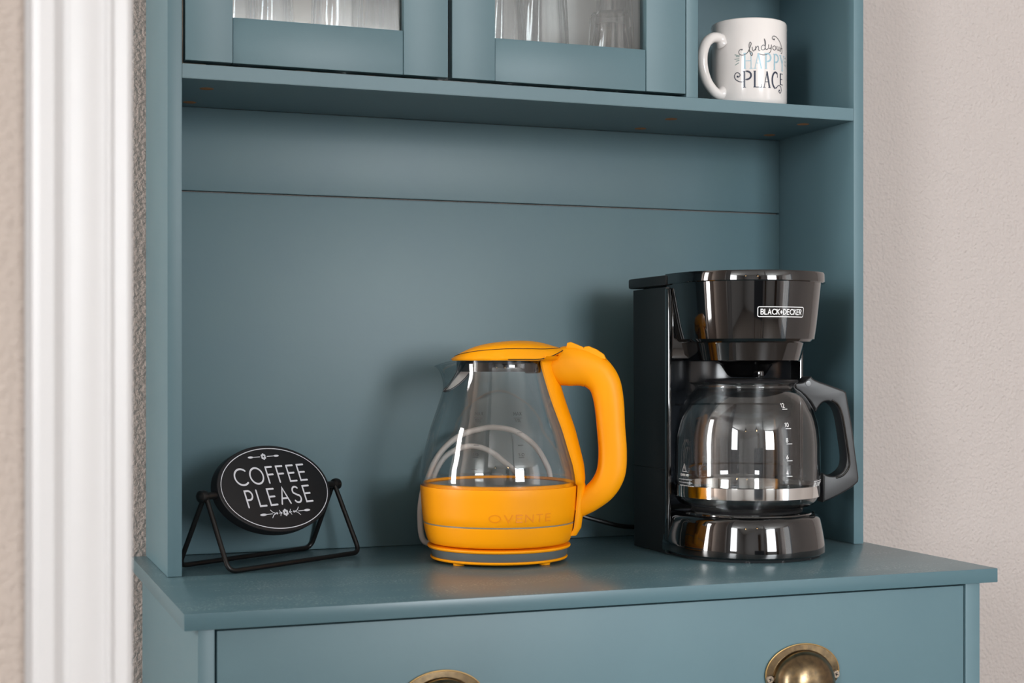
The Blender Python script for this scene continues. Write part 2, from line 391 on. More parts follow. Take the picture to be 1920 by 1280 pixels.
# white column casing and a dark door leaf opposite the hutch
struct(box('trim_1', .50, .60, -3.2, -3.1, 0, Z1, 'trim', bev=.003))
o = box('armchair_back', 0, .8, -.08, .08, 0, .62, 'bluegrey', bev=.05); o.location = (-.35, -3.1, .45)
o.name = 'sofa'; tag(o, 'slate grey sofa back behind the camera', 'sofa')
for lx in (.08, .72): box('leg', lx-.02, lx+.02, -.02, .02, -.45, .01, 'oak', o, bev=.003)
# warm pendant lamps
for i, (px, py, pz) in enumerate(((.10, -2.3, 1.72), (-.95, -2.6, 1.9))):
    t = thing('pendant_lamp', ['warm glass pendant lamp nearer the hutch', 'warm glass pendant lamp farther from the hutch'][i], 'lamp', (px, py, pz), group='pendant lamps behind the camera')
    lathe('shade', [(.02, .16), (.05, .14), (.09, .06), (.10, .0), (.098, .0), (.088, .06), (.048, .138), (.02, .155)], 'black_metal', t, seg=32)
    lathe('bulb', [(0, -.03), (.02, -.025), (.03, 0), (.02, .03), (0, .04)], 'bulb', t, seg=20)
    tube('cable', [(0, 0, .15), (0, 0, Z1-pz)], .003, 'cord_black', t, seg=8)

# doorway casing, moulded profile running up the left of the frame
def casing():
    x0, x1, yf = -.1464, -.0890, -.420
    # (x, y) profile of a colonial casing, outer edge left
    pr = [(x0, -.405), (x0, yf-.002), (x0+.004, yf-.004), (x0+.012, yf-.004), (x0+.015, yf-.0015), (x0+.018, yf+.001), (x0+.021, yf-.001), (x0+.030, yf-.0005), (x0+.036, yf+.002),
          (x0+.041, yf+.003), (x0+.0425, yf+.001), (x0+.0445, yf+.001), (x0+.0465, yf+.0035), (x1-.003, yf+.004), (x1, yf+.006), (x1, -.405)]
    n = len(pr); vs = [(x, y, z) for z in (0, 2.1) for x, y in pr]
    fs = [(i, i+1, n+i+1, n+i) for i in range(n-1)]+[(n-1, 0, n, 2*n-1)]
    return struct(from_py('trim_2', vs, fs, 'trim', angle=20))
casing()
struct(box('door_1', -.150, -.095, -.405, -.30, 0, 2.1, 'trim', bev=.001))   # door jamb lining behind the casing

# ------------------------------------------------------------------ base cabinet + worktop
bc = thing('base_cabinet', 'teal base cabinet with one wide drawer and cup pulls, under the worktop', 'cabinet')
box('side_panel', .0125, .0273, .004, .42, .05, .845, 'teal', bc)
box('side_panel', .8217, .8400, .004, .42, .05, .845, 'teal', bc)
box('inner_frame', .0274, .8216, .020, .41, .05, .8440, 'gap', bc, bev=0)
box('plinth', .02, .83, .03, .05, 0, .05, 'teal', bc)
dr = box('drawer', .0292, .8202, .0052, .020, .640, .8428, 'teal', bc, bev=.0012)
box('drawer_lower_front', .0292, .8202, .0052, .020, .060, .6370, 'teal', bc, bev=.0012).name = 'door'
def cup_pull(cx, cz):
    # backplate: half-ellipse flange
    a, b = .0432, .0300
    out = []
    for i in range(41):
        t = RAD(-14+208*i/40); out.append((a*math.cos(t), b*math.sin(t)))
    out += [(-.037, -.0135), (-.033, -.0085), (.033, -.0085), (.037, -.0135)]
    to3 = lambda u, v, w_: (cx+u, .0052-.0012-w_, cz+v)
    fl = poly_solid('cup_pull', out, .0024, 'brass', dr, bev=.0008, to3=to3, label='aged brass cup pull')
    edge = [(cx+u*.985, .0034, cz+v*.985) for u, v in out[:41]]
    bm = bmesh.new(); tube_bm(bm, edge, .00085, 8)
    # domed cup
    A, B, H = .0355, .0300, .0240
    n1, n2 = 36, 14; grid = []
    for i in range(n1+1):
        th = PI*i/n1; row = []
        for j in range(n2+1):
            ph = (PI/2)*j/n2
            row.append((cx+A*math.cos(th)*math.cos(ph)**.8 if j < n2 else cx, .0040-H*math.sin(ph), cz-.006+B*(1.0)*math.sin(th)*(math.cos(ph)**.8 if j < n2 else 0)))
        grid.append(row)
    vs = [p for r in grid for p in r]; nn = n2+1
    fs = [(i*nn+j, (i+1)*nn+j, (i+1)*nn+j+1, i*nn+j+1) for i in range(n1) for j in range(n2)]
    me = bpy.data.meshes.new('e'); bm.to_mesh(me); bm.free()
    e = link_mesh('pull_rim', me, 'brass_edge', dr)
    # lower, front bulge: the cup's mouth hangs below its centre line
    bm = bmesh.new(); V = [bm.verts.new(v) for v in vs]
    for f in fs: bm.faces.new([V[i] for i in f])
    bmesh.ops.remove_doubles(bm, verts=bm.verts, dist=1e-6)
    for v in bm.verts:
        y = (.0040-v.co.y)/H                                   # 0 at plate, 1 at front
        v.co.z -= .010*y*max(0, 1-(v.co.z-(cz-.006))/B)
    c = from_bm('pull_cup', bm, 'brass', dr, angle=60); s = c.modifiers.new('t', 'SOLIDIFY'); s.thickness = .0012
    for sx in (-1, 1):
        X = cx+sx*.0385; Zc = cz-.0035
        bm = bmesh.new()
        bmesh.ops.create_cone(bm, cap_ends=True, segments=24, radius1=.0045, radius2=.0036, depth=.0016, matrix=Matrix.Translation((X, .0024-.0008, Zc)) @ Matrix.Rotation(RAD(90), 4, 'X'))
        from_bm('screw', bm, 'screw', dr, angle=30)
        bm = bmesh.new()
        for r in (20, 110):
            bmesh.ops.create_cube(bm, size=1, matrix=Matrix.Translation((X, .0008, Zc)) @ Matrix.Rotation(RAD(r), 4, 'Y') @ Matrix.Diagonal((.0044, .0003, .0009, 1)))
        from_bm('screw_slot', bm, 'gap', dr, smooth=False)
cup_pull(.6222, .7640); cup_pull(.2375, .7640)

wt = box('worktop', 0, .86, 0, .42, .845, .86, 'worktop', bev=.0008)
tag(wt, 'teal painted worktop slab with light dust, carrying kettle and coffee maker', 'worktop')

# ------------------------------------------------------------------ hutch
hu = thing('hutch', 'teal open hutch with glass doors and side cubby, standing on the worktop', 'hutch', (0, 0, 0))
YF, YB, ZH = .2355, .411, 1.86
box('side_panel', .0165, .0312, YF, .42, .8603, ZH, 'teal', hu, bev=.0007)
box('side_panel', .8336, .8472, YF, .42, .8603, ZH, 'teal', hu, bev=.0007)
box('top_panel', .0312, .8336, YF, .42, ZH-.015, ZH, 'teal', hu)
box('back_panel', .0312, .8336, YB, .4195, .8603, 1.2752, 'teal_back', hu, bev=.0012)
box('back_panel', .0312, .8336, YB, .4195, 1.2768, 1.3724, 'teal_back', hu, bev=.0012)
box('back_panel', .0312, .3203, YB, .4195, 1.3875, ZH-.015, 'inner_beige', hu, bev=0, label='beige back panel behind the left glass door')
box('back_panel', .3203, .6155, YB, .4195, 1.3875, ZH-.015, 'inner_white', hu, bev=0, label='pale back panel behind the right glass door')
box('partition', .3150, .3256, .262, .411, 1.3875, ZH-.015, 'inner_white', hu, bev=0)
box('back_panel', .6155, .8336, YB, .4195, 1.3875, ZH-.015, 'teal_back', hu, bev=0)
def shelf():
    bm = bmesh.new()
    bmesh.ops.create_cube(bm, size=1, matrix=Matrix.Translation(((.0312+.8336)/2, (YF+.411)/2, 1.38)) @ Matrix.Diagonal((.8336-.0312, .411-YF, .015, 1)))
    bmesh.ops.bevel(bm, geom=list(bm.edges), offset=.0005, segments=2, affect='EDGES')
    return from_bm('shelf', bm, 'teal', hu)
sh = shelf()
for x, y in HOLES if 'HOLES' in globals() else [(.0648, .290), (.0600, .382), (.6170, .380), (.6200, .300), (.7900, .280), (.7960, .372)]:
    # recessed wooden dowel holes on the underside
    lathe('dowel_hole', [(0, 1.3721), (.0070, 1.3721), (.0076, 1.3724)], 'hole', sh, seg=20, c=(x, y, 0), label='bare wood dowel hole')
box('divider', .6078, .6231, YF, .411, 1.3875, ZH-.015, 'teal', hu, bev=.0007)
box('unseen_upper_shelf', .6231, .8336, .245, .411, 1.575, 1.590, 'teal', hu)  # shelf added above the view to shade the cubby
box('unseen_upper_shelf', .0312, .6078, .262, .411, 1.62, 1.635, 'teal', hu)
def door(x0, x1, s0, s1, label):
    d = bpy.data.objects.new('door', None); COL.objects.link(d); d.parent = hu; d['label'] = label
    z0, z1, r = 1.3912, 1.843, 1.4389; y0, y1 = YF-.0002, YF+.0165
    box('stile', x0, s0, y0, y1, z0, z1, 'teal', d, bev=.0006)
    box('stile', s1, x1, y0, y1, z0, z1, 'teal', d, bev=.0006)
    box('rail', s0+.0004, s1-.0004, y0+.0010, y1, z0, r, 'teal', d, bev=.0008)
    box('rail', s0+.0004, s1-.0004, y0+.0010, y1, z1-.048, z1, 'teal', d, bev=.0008)
    box('glass_pane', s0-.004, s1+.004, y0+.009, y0+.0115, r-.004, z1-.044, 'pane', d, bev=0, smooth=False)
    return d
door(.0345, .3179, .0832, .2677, 'left glass door with a recessed teal frame')
door(.3226, .6068, .3724, .5568, 'right glass door with a recessed teal frame')

# ------------------------------------------------------------------ tumblers behind the glass doors
def tumbler(loc, h, rb, rt, label):
    # stored upside down: wide mouth on the shelf, thick faceted base on top
    t = thing('tumbler', label, 'glass', loc, group='clear tumblers behind the glass doors')
    def facet(p, a, r, z):
        k = 1+.05*math.cos(10*a)*(1 if z > .012 else 0); return Vector((p.x*k, p.y*k, p.z))
    prof = [(rb, 0), (rb*.995, .01), ((rb+rt)/2, h*.5), (rt, h-.004), (rt-.003, h), (0, h), (0, h-.014), (rt-.005, h-.014), ((rb+rt)/2-.0022, h*.5), (rb-.0018, .01), (rb-.0016, 0), (rb, 0)]
    lathe('bowl', prof, 'tumbler', t, seg=60, deform=facet, angle=15)
    return t
xs = [(.075, 'leftmost of the tumblers behind the left glass door', .150, .0300, .0215), (.128, 'second tumbler from the left behind the left glass door', .17, .031, .0205),
      (.190, 'third tumbler from the left behind the left glass door', .16, .0305, .0255), (.255, 'rightmost of the tumblers behind the left glass door', .165, .031, .0205),
      (.385, 'leftmost of the tumblers behind the right glass door', .16, .031, .020), (.455, 'widest tumbler behind the right glass door', .18, .037, .029),
      (.520, 'short tumbler behind the right glass door', .105, .029, .0235), (.552, 'rightmost tumbler behind the right glass door, beside the divider', .17, .0275, .0205)]
for i, (x, lab, h, rb, rt) in enumerate(xs):
    tumbler((x+.02, .30+(i % 2)*.060, 1.3875), h, rb, rt, 'clear faceted '+lab if 'tumbler ' not in lab[:8] else lab)

# ------------------------------------------------------------------ mug
mg = thing('mug', 'white ceramic mug printed find your happy place, in the open cubby', 'mug', (.7226, .2946, 1.3876), RAD(-119.15))
Rm = .0460; Hm = .104
lathe('cup', [(0, .003), (.036, .003), (.037, 0), (.0415, .0), (.0440, .0025), (Rm, .008), (Rm, Hm-.003), (Rm-.0008, Hm-.0008), (Rm-.002, Hm), (Rm-.0035, Hm-.001), (Rm-.004, Hm-.004), (Rm-.0045, .01), (.035, .006), (0, .006)], 'ceramic', mg, seg=96)
ha = RAD(-46)
hp = smoothline([(.0430, .079), (.0500, .0825), (.0600, .0815), (.0700, .0740), (.0755, .0600), (.0750, .0440), (.0690, .0290), (.0600, .0195), (.0510, .0150), (.0430, .0160)], 6)
rr = [.0105, .0085]+[.0062]*(len(hp)-4)+[.0085, .0105]
rr = [.0062+.0045*max(0, 1-min(i, len(hp)-1-i)/6)**1.5 for i in range(len(hp))]
tube('handle', [(u*math.cos(ha), u*math.sin(ha), z) for u, z in hp], rr, 'ceramic', mg, seg=18)
def onmug(x, z, l): a = x/Rm; return ((Rm+l)*math.cos(a), (Rm+l)*math.sin(a), z)
def serif_word(txt, xs_, z0, h, thick, thin):
    """condensed serif capitals: (thick lines, thin lines)"""
    T = []; N = []
    for c, (x0, x1) in zip(txt, xs_):
        wd = x1-x0; sf = wd*.16
        def foot(x, z): N.append([(x-sf, z), (x+sf, z)])
        if c == 'H': T.append([(x0+sf, z0), (x0+sf, z0+h)]); N.append([(x1-sf, z0), (x1-sf, z0+h)]); N.append([(x0+sf, z0+h*.5), (x1-sf, z0+h*.5)]); [foot(x, z) for x in (x0+sf, x1-sf) for z in (z0, z0+h)]
        if c == 'A': N.append([(x0+sf, z0), ((x0+x1)/2, z0+h)]); T.append([((x0+x1)/2, z0+h), (x1-sf, z0)]); N.append([(x0+wd*.3, z0+h*.35), (x1-wd*.3, z0+h*.35)]); foot(x0+sf, z0); foot(x1-sf, z0)
        if c == 'P': T.append([(x0+sf*1.3, z0), (x0+sf*1.3, z0+h)]); foot(x0+sf*1.3, z0); N.append([(x0, z0+h), (x0+wd*.4, z0+h)]); T.append(arc(x0+wd*.4, z0+h*.74, wd*.5, h*.26, 90, -90)); N.append([(x0+wd*.4, z0+h*.48), (x0+wd*.25, z0+h*.48)])
        if c == 'Y': T.append([(x0+sf, z0+h), ((x0+x1)/2, z0+h*.45)]); N.append([((x0+x1)/2, z0+h*.45), (x1-sf, z0+h)]); T.append([((x0+x1)/2, z0+h*.45), ((x0+x1)/2, z0)]); foot(x0+sf, z0+h); foot(x1-sf, z0+h); foot((x0+x1)/2, z0)
        if c == 'L': T.append([(x0+sf, z0), (x0+sf, z0+h)]); N.append([(x0, z0), (x1, z0), (x1, z0+h*.2)]); foot(x0+sf, z0+h)
        if c == 'C': T.append(arc(x0+wd*.52, z0+h*.5, wd*.46, h*.5, 55, 250, 20)); N.append(arc(x0+wd*.52, z0+h*.5, wd*.46, h*.5, 250, 300, 6)); N.append([(x0+wd*.82, z0+h*.92), (x0+wd*.82, z0+h*.68)])
        if c == 'E': T.append([(x0+sf, z0), (x0+sf, z0+h)]); N.append([(x0, z0+h), (x1, z0+h)]); N.append([(x0, z0+h*.5), (x1-sf, z0+h*.5)]); N.append([(x0, z0), (x1, z0)])
    return T, N
T, N = serif_word('HAPPY', [(-.0065, .0045), (.0055, .0170), (.0190, .0285), (.0310, .0405), (.0415, .0535)], .0428, .0182, .002, .0008)
bm = bmesh.new()
for l in T: ribbon_bm(bm, subdiv_line(l, .002), .0019, onmug, cap=False)
for l in N: ribbon_bm(bm, subdiv_line(l, .002), .0008, onmug, cap=False, lift=.00025)
me = bpy.data.meshes.new('p'); bm.to_mesh(me); bm.free(); link_mesh('lettering', me, 'ink_blue', mg, smooth=False, label='light blue serif word HAPPY')
T, N = serif_word('PLACE', [(-.0075, .0040), (.0055, .0155), (.0170, .0275), (.0290, .0400), (.0425, .0490)], .0205, .0190, .002, .0008)
bm = bmesh.new()
for l in T: ribbon_bm(bm, subdiv_line([(p[0], p[1] if p[0] < .0415 else .0205+.0055+(p[1]-.0205)*.68) for p in l], .002), .0021, onmug, cap=False)
for l in N: ribbon_bm(bm, subdiv_line([(p[0], p[1] if p[0] < .0415 else .0205+.0055+(p[1]-.0205)*.68) for p in l], .002), .0009, onmug, cap=False, lift=.00025)
ribbon_bm(bm, smoothline([(-.0060, .0270), (-.0110, .0275), (-.0160, .0310), (-.0170, .0355), (-.0140, .0385), (-.0105, .0365), (-.0110, .0335), (-.0135, .0330)], 5), .0010, onmug)
ribbon_bm(bm, smoothline([(.0330, .0200), (.0370, .0220), (.0400, .0245), (.0440, .0235), (.0455, .0190), (.0430, .0155), (.0405, .0170), (.0410, .0190)], 5), .0010, onmug)
disc_bm(bm, -.0132, .0338, .0012, .0012, onmug); disc_bm(bm, .0414, .0186, .0011, .0011, onmug)
me = bpy.data.meshes.new('p'); bm.to_mesh(me); bm.free(); link_mesh('lettering', me, 'ink_navy', mg, smooth=False, label='navy serif word PLACE with curls')
# script line: find your
sc = [
 [(-.0078, .0700), (-.0095, .0705), (-.0115, .0680), (-.0105, .0645), (-.0065, .0635), (-.0020, .0655), (.0010, .0710), (.0028, .0765), (.0016, .0785), (.0004, .0750), (.0012, .0680), (.0030, .0625), (.0044, .0640), (.0030, .0668), (-.0002, .0680)],
 [(.0040, .0725), (.0045, .0690), (.0058, .0680), (.0072, .0700)],
 [(.0080, .0735), (.0080, .0690), (.0085, .0715), (.0105, .0738), (.0115, .0722), (.0115, .0690), (.0130, .0685)],
 [(.0195, .0745), (.0170, .0752), (.0148, .0730), (.0152, .0700), (.0175, .0695), (.0195, .0720), (.0200, .0790), (.0185, .0825), (.0192, .0770), (.0198, .0715), (.0215, .0700), (.0232, .0715)],
 [(.0240, .0760), (.0240, .0725), (.0260, .0715), (.0275, .0735), (.0278, .0765), (.0275, .0710), (.0262, .0675), (.0220, .0645), (.0170, .0635), (.0120, .0645)],
 [(.0320, .0755), (.0300, .0740), (.0305, .0712), (.0328, .0705), (.0345, .0725), (.0338, .0750), (.0320, .0755)],
 [(.0365, .0755), (.0365, .0720), (.0385, .0708), (.0400, .0725), (.0402, .0755), (.0402, .0715), (.0415, .0705)],
 [(.0430, .0750), (.0432, .0700), (.0436, .0730), (.0455, .0745), (.0468, .0740)],
 [(.0320, .0835), (.0300, .0830), (.0290, .0850), (.0310, .0870), (.0350, .0865), (.0400, .0830), (.0440, .0780), (.0460, .0730), (.0460, .0690), (.0440, .0680)]]
prints('lettering', [smoothline([(x*1.02, z-.0045) for x, z in l], 5) for l in sc], .00085, 'ink_grey', mg, onmug, discs=[(.0318*1.02, .0832-.0045, .0011, .0011), (-.0080, .0700-.0045, .001, .001)], label='charcoal script words find your')
tk = [[(-.0165, .0600), (-.0110, .0585)], [(-.0150, .0578), (-.0112, .0572)], [(-.0168, .0548), (-.0114, .0548)], [(-.0150, .0523), (-.0114, .0528)], [(-.0160, .0478), (-.0118, .0500)]]
for rays in (tk, [[(.0545, .0590), (.0575, .0600)], [(.0545, .0550), (.0580, .0550)], [(.0545, .0510), (.0575, .0500)]]):
    for ray in rays: prints('print_ray', [ray], .0009, 'ink_green', mg, onmug)

# ------------------------------------------------------------------ kettle
kt = thing('electric_kettle', 'orange electric kettle with clear glass jug and grey-banded base, on the worktop', 'kettle', (.383, .252, .86), RAD(-26))
Z0 = .86
def zz(l): return [(r, z-Z0) for r, z in l]
lathe('power_base', zz([(0, .8635), (.0745, .8630), (.0762, .8638), (.0768, .8650), (.0762, .8660), (.0745, .8664), (.072, .8664)]), 'orange', kt)
lathe('rubber_band', zz([(.072, .8660), (.0750, .8662), (.0757, .8672), (.0770, .8740), (.0772, .8752), (.075, .8755)]), 'grey_rubber', kt, label='grey band of the power base')
lathe('power_base_rim', zz([(.0, .8752), (.077, .8752), (.0793, .8758), (.0802, .8772), (.0796, .8786), (.0780, .8790), (0, .8790)]), 'orange', kt)
for a in range(4):
    an = RAD(45+90*a+10); lathe('foot', [(0, 0), (.006, 0), (.0065, .0036), (0, .0036)], 'orange', kt, seg=20, c=(.066*math.cos(an), .066*math.sin(an), .0003))
lathe('body', zz([(0, .8800), (.070, .8800), (.0772, .8812), (.0793, .8830), (.0812, .8880), (.0830, .8950), (.0842, .9020), (.0836, .9032), (.0836, .9040), (.0845, .9050), (.0858, .9140), (.0868, .9250), (.0876, .9350), (.0880, .9420), (.0876, .9440), (.0862, .9442), (.0855, .9435)]), 'orange', kt)
lathe('inlay_ring', zz([(.0835, .9028), (.0846, .9030), (.0847, .9043), (.0837, .9044)]), 'grey_line', kt, label='grey inlaid line round the body')
lathe('heating_plate', zz([(0, .9460), (.060, .9462), (.074, .9450), (.0850, .9436), (.0855, .9420)]), 'steel', kt)
Kg = [(.0862, .9425), (.0876, .9455), (.0884, .9500), (.0880, .9580), (.0868, .9680), (.0842, .9790), (.0812, .9910), (.0771, 1.0065), (.0725, 1.0200), (.0676, 1.0340), (.0626, 1.0500), (.0580, 1.0660), (.0560, 1.0750), (.0562, 1.0800), (.0580, 1.0822)]
Kg = smoothline(Kg, 3)
prof = [(r, z-Z0) for r, z in Kg]+[(r-.0022, z-Z0+.0002) for r, z in reversed(Kg)]
def kspout(p, a, r, z):
    d = abs((a-PI+PI) % (2*PI)-PI); d = abs(a-PI)
    if d < .75 and z > .19:
        k = (math.cos(d/.75*PI)+1)/2; q = ((z-.19)/.032)
        q = max(0, min(1, q))
        p = p+Vector((-1, 0, 0))*(.0150*k*q**1.3); p.z -= .0065*k*q
    return p
lathe('glass_jug', prof, 'glass', kt, seg=120, deform=kspout, angle=80)
# collar and inner fittings under the lid
lathe('lid_collar', zz([(.0440, 1.0700), (.0470, 1.0700), (.0475, 1.0820), (.0440, 1.0820), (.0440, 1.0700)]), 'dark_smoke', kt, label='smoked collar under the lid')
box('steam_vent', .030, .047, -.020, .020, .2080, .2215, 'black_gloss', kt, bev=.003)
# lid: egg-shaped, rising towards the handle, with a seam line
def lid():
    vs = []; fs = []; NA, NR = 72, 12
    def outline(a):
        c, s = math.cos(a), math.sin(a)
        if c < 0: return Vector((c*.0535, s*.0530))
        return Vector((c*.0750, s*.0540*(1-.12*c*c)))
    def base_z(x): return .2222+.012*(max(0, x-.045)/.030)**2
    TP = smoothline([(-.0535, .2262), (-.040, .2335), (-.018, .2400), (.010, .2438), (.035, .2446), (.055, .2430), (.0755, .2385)], 6)
    def top_z(x):
        for (a, b), (c, d_) in zip(TP, TP[1:]):
            if a <= x <= c: return b+(d_-b)*(x-a)/(c-a)
        return TP[0][1] if x < 0 else TP[-1][1]
    rows = []
    for s in [0, .35, .6, .8, .92, .98]: rows.append(('b', s))
    for i in range(NR+1): rows.append(('t', 1-i/NR))
    for kind, s in rows:
        for k in range(NA):
            o = outline(2*PI*k/NA)*s; x, y = o
            if kind == 'b': z = base_z(x)
            else:
                e = max(0, 1-s**3.6); z0_ = base_z(x)+.002; z = z0_+(top_z(x)-z0_)*max(0, e)**.42
            vs.append((x, y, z))
    for r in range(len(rows)-1):
        for k in range(NA): j = (k+1) % NA; fs.append((r*NA+k, r*NA+j, (r+1)*NA+j, (r+1)*NA+k))
    bm = bmesh.new(); V = [bm.verts.new(v) for v in vs]
    for f in fs: bm.faces.new([V[i] for i in f])
    bmesh.ops.remove_doubles(bm, verts=bm.verts, dist=1e-6)
    L = from_bm('lid', bm, 'orange_lid', kt, angle=50)
    seam = []
    for k in range(0, NA+1):
        a = 2*PI*k/NA; o = outline(a)*.93; e = 1-.93**3.6
        z0_ = base_z(o.x)+.002; z = z0_+(top_z(o.x)-z0_)*e**.42+.0001; seam.append((o.x, o.y, z))
    tube('lid_seam', seam, .00035, 'gap', L, seg=6)
    edge = []
    for k in range(0, 21):
        o = outline(RAD(-78+100*k/20))*1.003; edge.append((o.x, o.y, base_z(o.x)+.0012))
    tube('lid_seam', edge, .0005, 'gap', L, seg=6)
    return L
lid()
lathe('inner_lip', zz([(.0800, .9452), (.0810, .9472), (.0830, .9478), (.0845, .9470), (.0850, .9440)]), 'orange', kt)
# handle: spine hugging the glass + swept grip
k_ = .000595/.99
def kp(px, py): return ((px-936)*k_, 1.0803-(py-679)*.000595-Z0)
def spine():
    # follow the jug profile outside the glass on the handle side
    prof_ = [(r, z-Z0) for r, z in Kg if z > .946]+[(.0600, .2225), (.0640, .2270)]
    prof_ = [(.0795, .0285), (.0845, .0370), (.0862, .0500), (.0882, .0680), (.0892, .0840)]+[(r+.0004, z) for r, z in prof_ if z > .086]
    vs = []; fs = []; na = 14; n = len(prof_)
    for off in (0, .0070):
        for i, (r, z) in enumerate(prof_):
            tt = i/(n-1); half = RAD(10+24*tt) if i > 4 else RAD(7+2*i/4)
            for q in range(na+1):
                a = -half+2*half*q/na; edge = 1-abs(2*q/na-1)**4
                rr = r+.0006+off*(.35+.65*edge)
                vs.append((rr*math.cos(a), rr*math.sin(a), z))
    m_ = na+1; N_ = n*m_
    for i in range(n-1):
        for q in range(na):
            a = i*m_+q; fs.append((a, a+1, a+m_+1, a+m_)); fs.append((N_+a, N_+a+m_, N_+a+m_+1, N_+a+1))
        for q in (0, na):
            a = i*m_+q; fs.append((a, a+m_, N_+a+m_, N_+a))
    for i in (0, n-1):
        for q in range(na):
            a = i*m_+q; fs.append((a, a+1, N_+a+1, N_+a))
    return from_py('handle_spine', vs, fs, 'orange', kt, angle=50)
spine()
def sweep(name, pts, m, parent, seg=28, ex=2.4):
    """pts: (u, z, half width in plane, half width across); superelliptic section in the x-z plane"""
    P = smoothline(pts, 6); bm = bmesh.new(); rings = []; n = len(P)
    for i, (u, z, a, b) in enumerate(P):
        t = Vector((P[min(i+1, n-1)][0]-P[max(i-1, 0)][0], P[min(i+1, n-1)][1]-P[max(i-1, 0)][1])).normalized(); nn = Vector((-t.y, t.x))
        ring = []
        for k in range(seg):
            c, s = math.cos(2*PI*k/seg), math.sin(2*PI*k/seg)
            c = math.copysign(abs(c)**(2/ex), c); s = math.copysign(abs(s)**(2/ex), s)
            ring.append(bm.verts.new((u+nn.x*a*c, b*s, z+nn.y*a*c)))
        rings.append(ring)
    for r0, r1 in zip(rings, rings[1:]):
        for k in range(seg): bm.faces.new((r0[k], r0[(k+1) % seg], r1[(k+1) % seg], r1[k]))
    bm.faces.new(rings[0]); bm.faces.new(list(reversed(rings[-1])))
    return from_bm(name, bm, m, parent, angle=60)
G = [(1024, 678, 6, .014), (1034, 684, 22, .019), (1047, 688, 33, .0195), (1062, 686, 37.5, .0190), (1080, 686, 37, .0178), (1098, 690, 35, .0165), (1115, 698, 33, .0155), (1132, 719, 30, .015), (1140, 752, 28, .0145), (1144, 800, 26.5, .014), (1147, 846, 26.5, .014), (1144, 884, 27, .014), (1130, 912, 26, .0135), (1108, 932, 24, .0125), (1090, 944, 22, .0115), (1078, 952, 20, .010)]
hd = sweep('handle', [(*kp(x, y), h*.000595, b) for x, y, h, b in G], 'orange', kt)
def button(name, pts, half):
    out = [kp(*p) for p in pts]
    return poly_solid(name, out, half*2, 'orange_lid', hd, bev=.0012, to3=lambda u, v, w_: (u, w_, v))
button('lid_button', [(1062, 652), (1064, 643), (1070, 641), (1080, 645), (1094, 651), (1096, 660), (1080, 658)], .010)
button('power_switch', [(1090, 660), (1096, 650), (1104, 649), (1118, 655), (1131, 664), (1136, 674), (1120, 672)], .010)
# spout filter: curved leaf frame with mesh
lf = [(-.0270, .2190), (-.0405, .2190), (-.0450, .2080), (-.0525, .1960), (-.0585, .1885), (-.0500, .1905), (-.0395, .1985), (-.0310, .2085)]
lf = smoothline(lf, 4, closed=True)
ff = from_py('filter', [(x, -.014+(x+.03)*.45, z) for x, z in lf], [tuple(range(len(lf)))], 'filter', kt, smooth=False, label='pale mesh spout filter with dark frame')
tube('filter_frame', [(x, -.014+(x+.03)*.45, z) for x, z in lf], .0011, 'black_satin', ff, seg=8, closed=True)
tube('filter_frame', [(x, -.0155+(x+.03)*.45, z) for x, z in smoothline([(-.0350, .2200), (-.0440, .2060), (-.0585, .1890)], 5)], .0007, 'black_satin', ff, seg=8)
# embossed brand and level marks; toward-camera direction in kettle frame
KA = RAD(-109.8+26)
def onk(R): return lambda x, z, l: ((R(z)+l)*math.cos(KA+x/.086), (R(z)+l)*math.sin(KA+x/.086), z)
def Rb(z): z += Z0; return .0858+(z-.914)*(.0010/.011)
prints('embossed_name', text_strokes('OVENTE', -.0105, .0503, .0600, .0075, .3), .0012, mat('orange_emboss', '#f28f00', .3), kt, onk(Rb), lift=.00025, step=.002, label='embossed brand name')
def Rg(z):
    z += Z0
    for (r0, z0_), (r1, z1_) in zip(Kg, Kg[1:]):
        if z0_ <= z <= z1_: return r0+(r1-r0)*(z-z0_)/(z1_-z0_)
    return .06
pm = mat('dark_print', '#2b2d2f', .5)
for x0 in (-.032, .019):
    ls = text_strokes('MAX', x0, 1.0235-Z0, x0+.011, .0034)+[[(x0, 1.0205-Z0), (x0+.011, 1.0205-Z0)]]
    ls += text_strokes('1.5L', x0+.002, 1.0165-Z0, x0+.009, .0028)
    ls += [[(x0+.003, z-Z0), (x0+.009, z-Z0)] for z in (1.005, .992, .979, .966)]
    ls += text_strokes('1.0', x0+.003, .9805-Z0, x0+.009, .0028)
    prints('level_marks', ls, .00045, pm, kt, onk(Rg), lift=.0002, step=.002)
# white cord coiled upright behind the kettle
def to_local(root, p): return root_inv(root) @ Vector(p)
def root_inv(root): return (Matrix.Translation(root.location) @ Matrix.Rotation(root.rotation_euler.z, 4, 'Z')).inverted()
CORD_A = None

# ------------------------------------------------------------------ coffee maker (front faces -y)
cm = thing('coffee_maker', 'glossy black drip coffee maker at the right end of the worktop', 'coffee maker', (.667, .2005, .86))
def dloft(name, levels, m, parent, seg=64, **k):
    """levels: (radius, z, y of the flat back); round front, straight sides"""
    vs = []; fs = []; n = None
    for r, z, yb in levels:
        ring = [(r*math.cos(a), r*math.sin(a), z) for a in [PI+PI*i/seg for i in range(seg+1)]]
        ring = [(-r, yb, z)]+ring+[(r, yb, z)]
        n = len(ring); vs += ring
    for i in range(len(levels)-1):
        for q in range(n):
            j = (q+1) % n; fs.append((i*n+q, i*n+j, (i+1)*n+j, (i+1)*n+q))
    fs.append(tuple(range(n))); fs.append(tuple(reversed(range((len(levels)-1)*n, len(levels)*n))))
    return from_py(name, vs, fs, m, parent, angle=28, **k)
def zl(l): return [(r, z-Z0, y) for r, z, y in l]
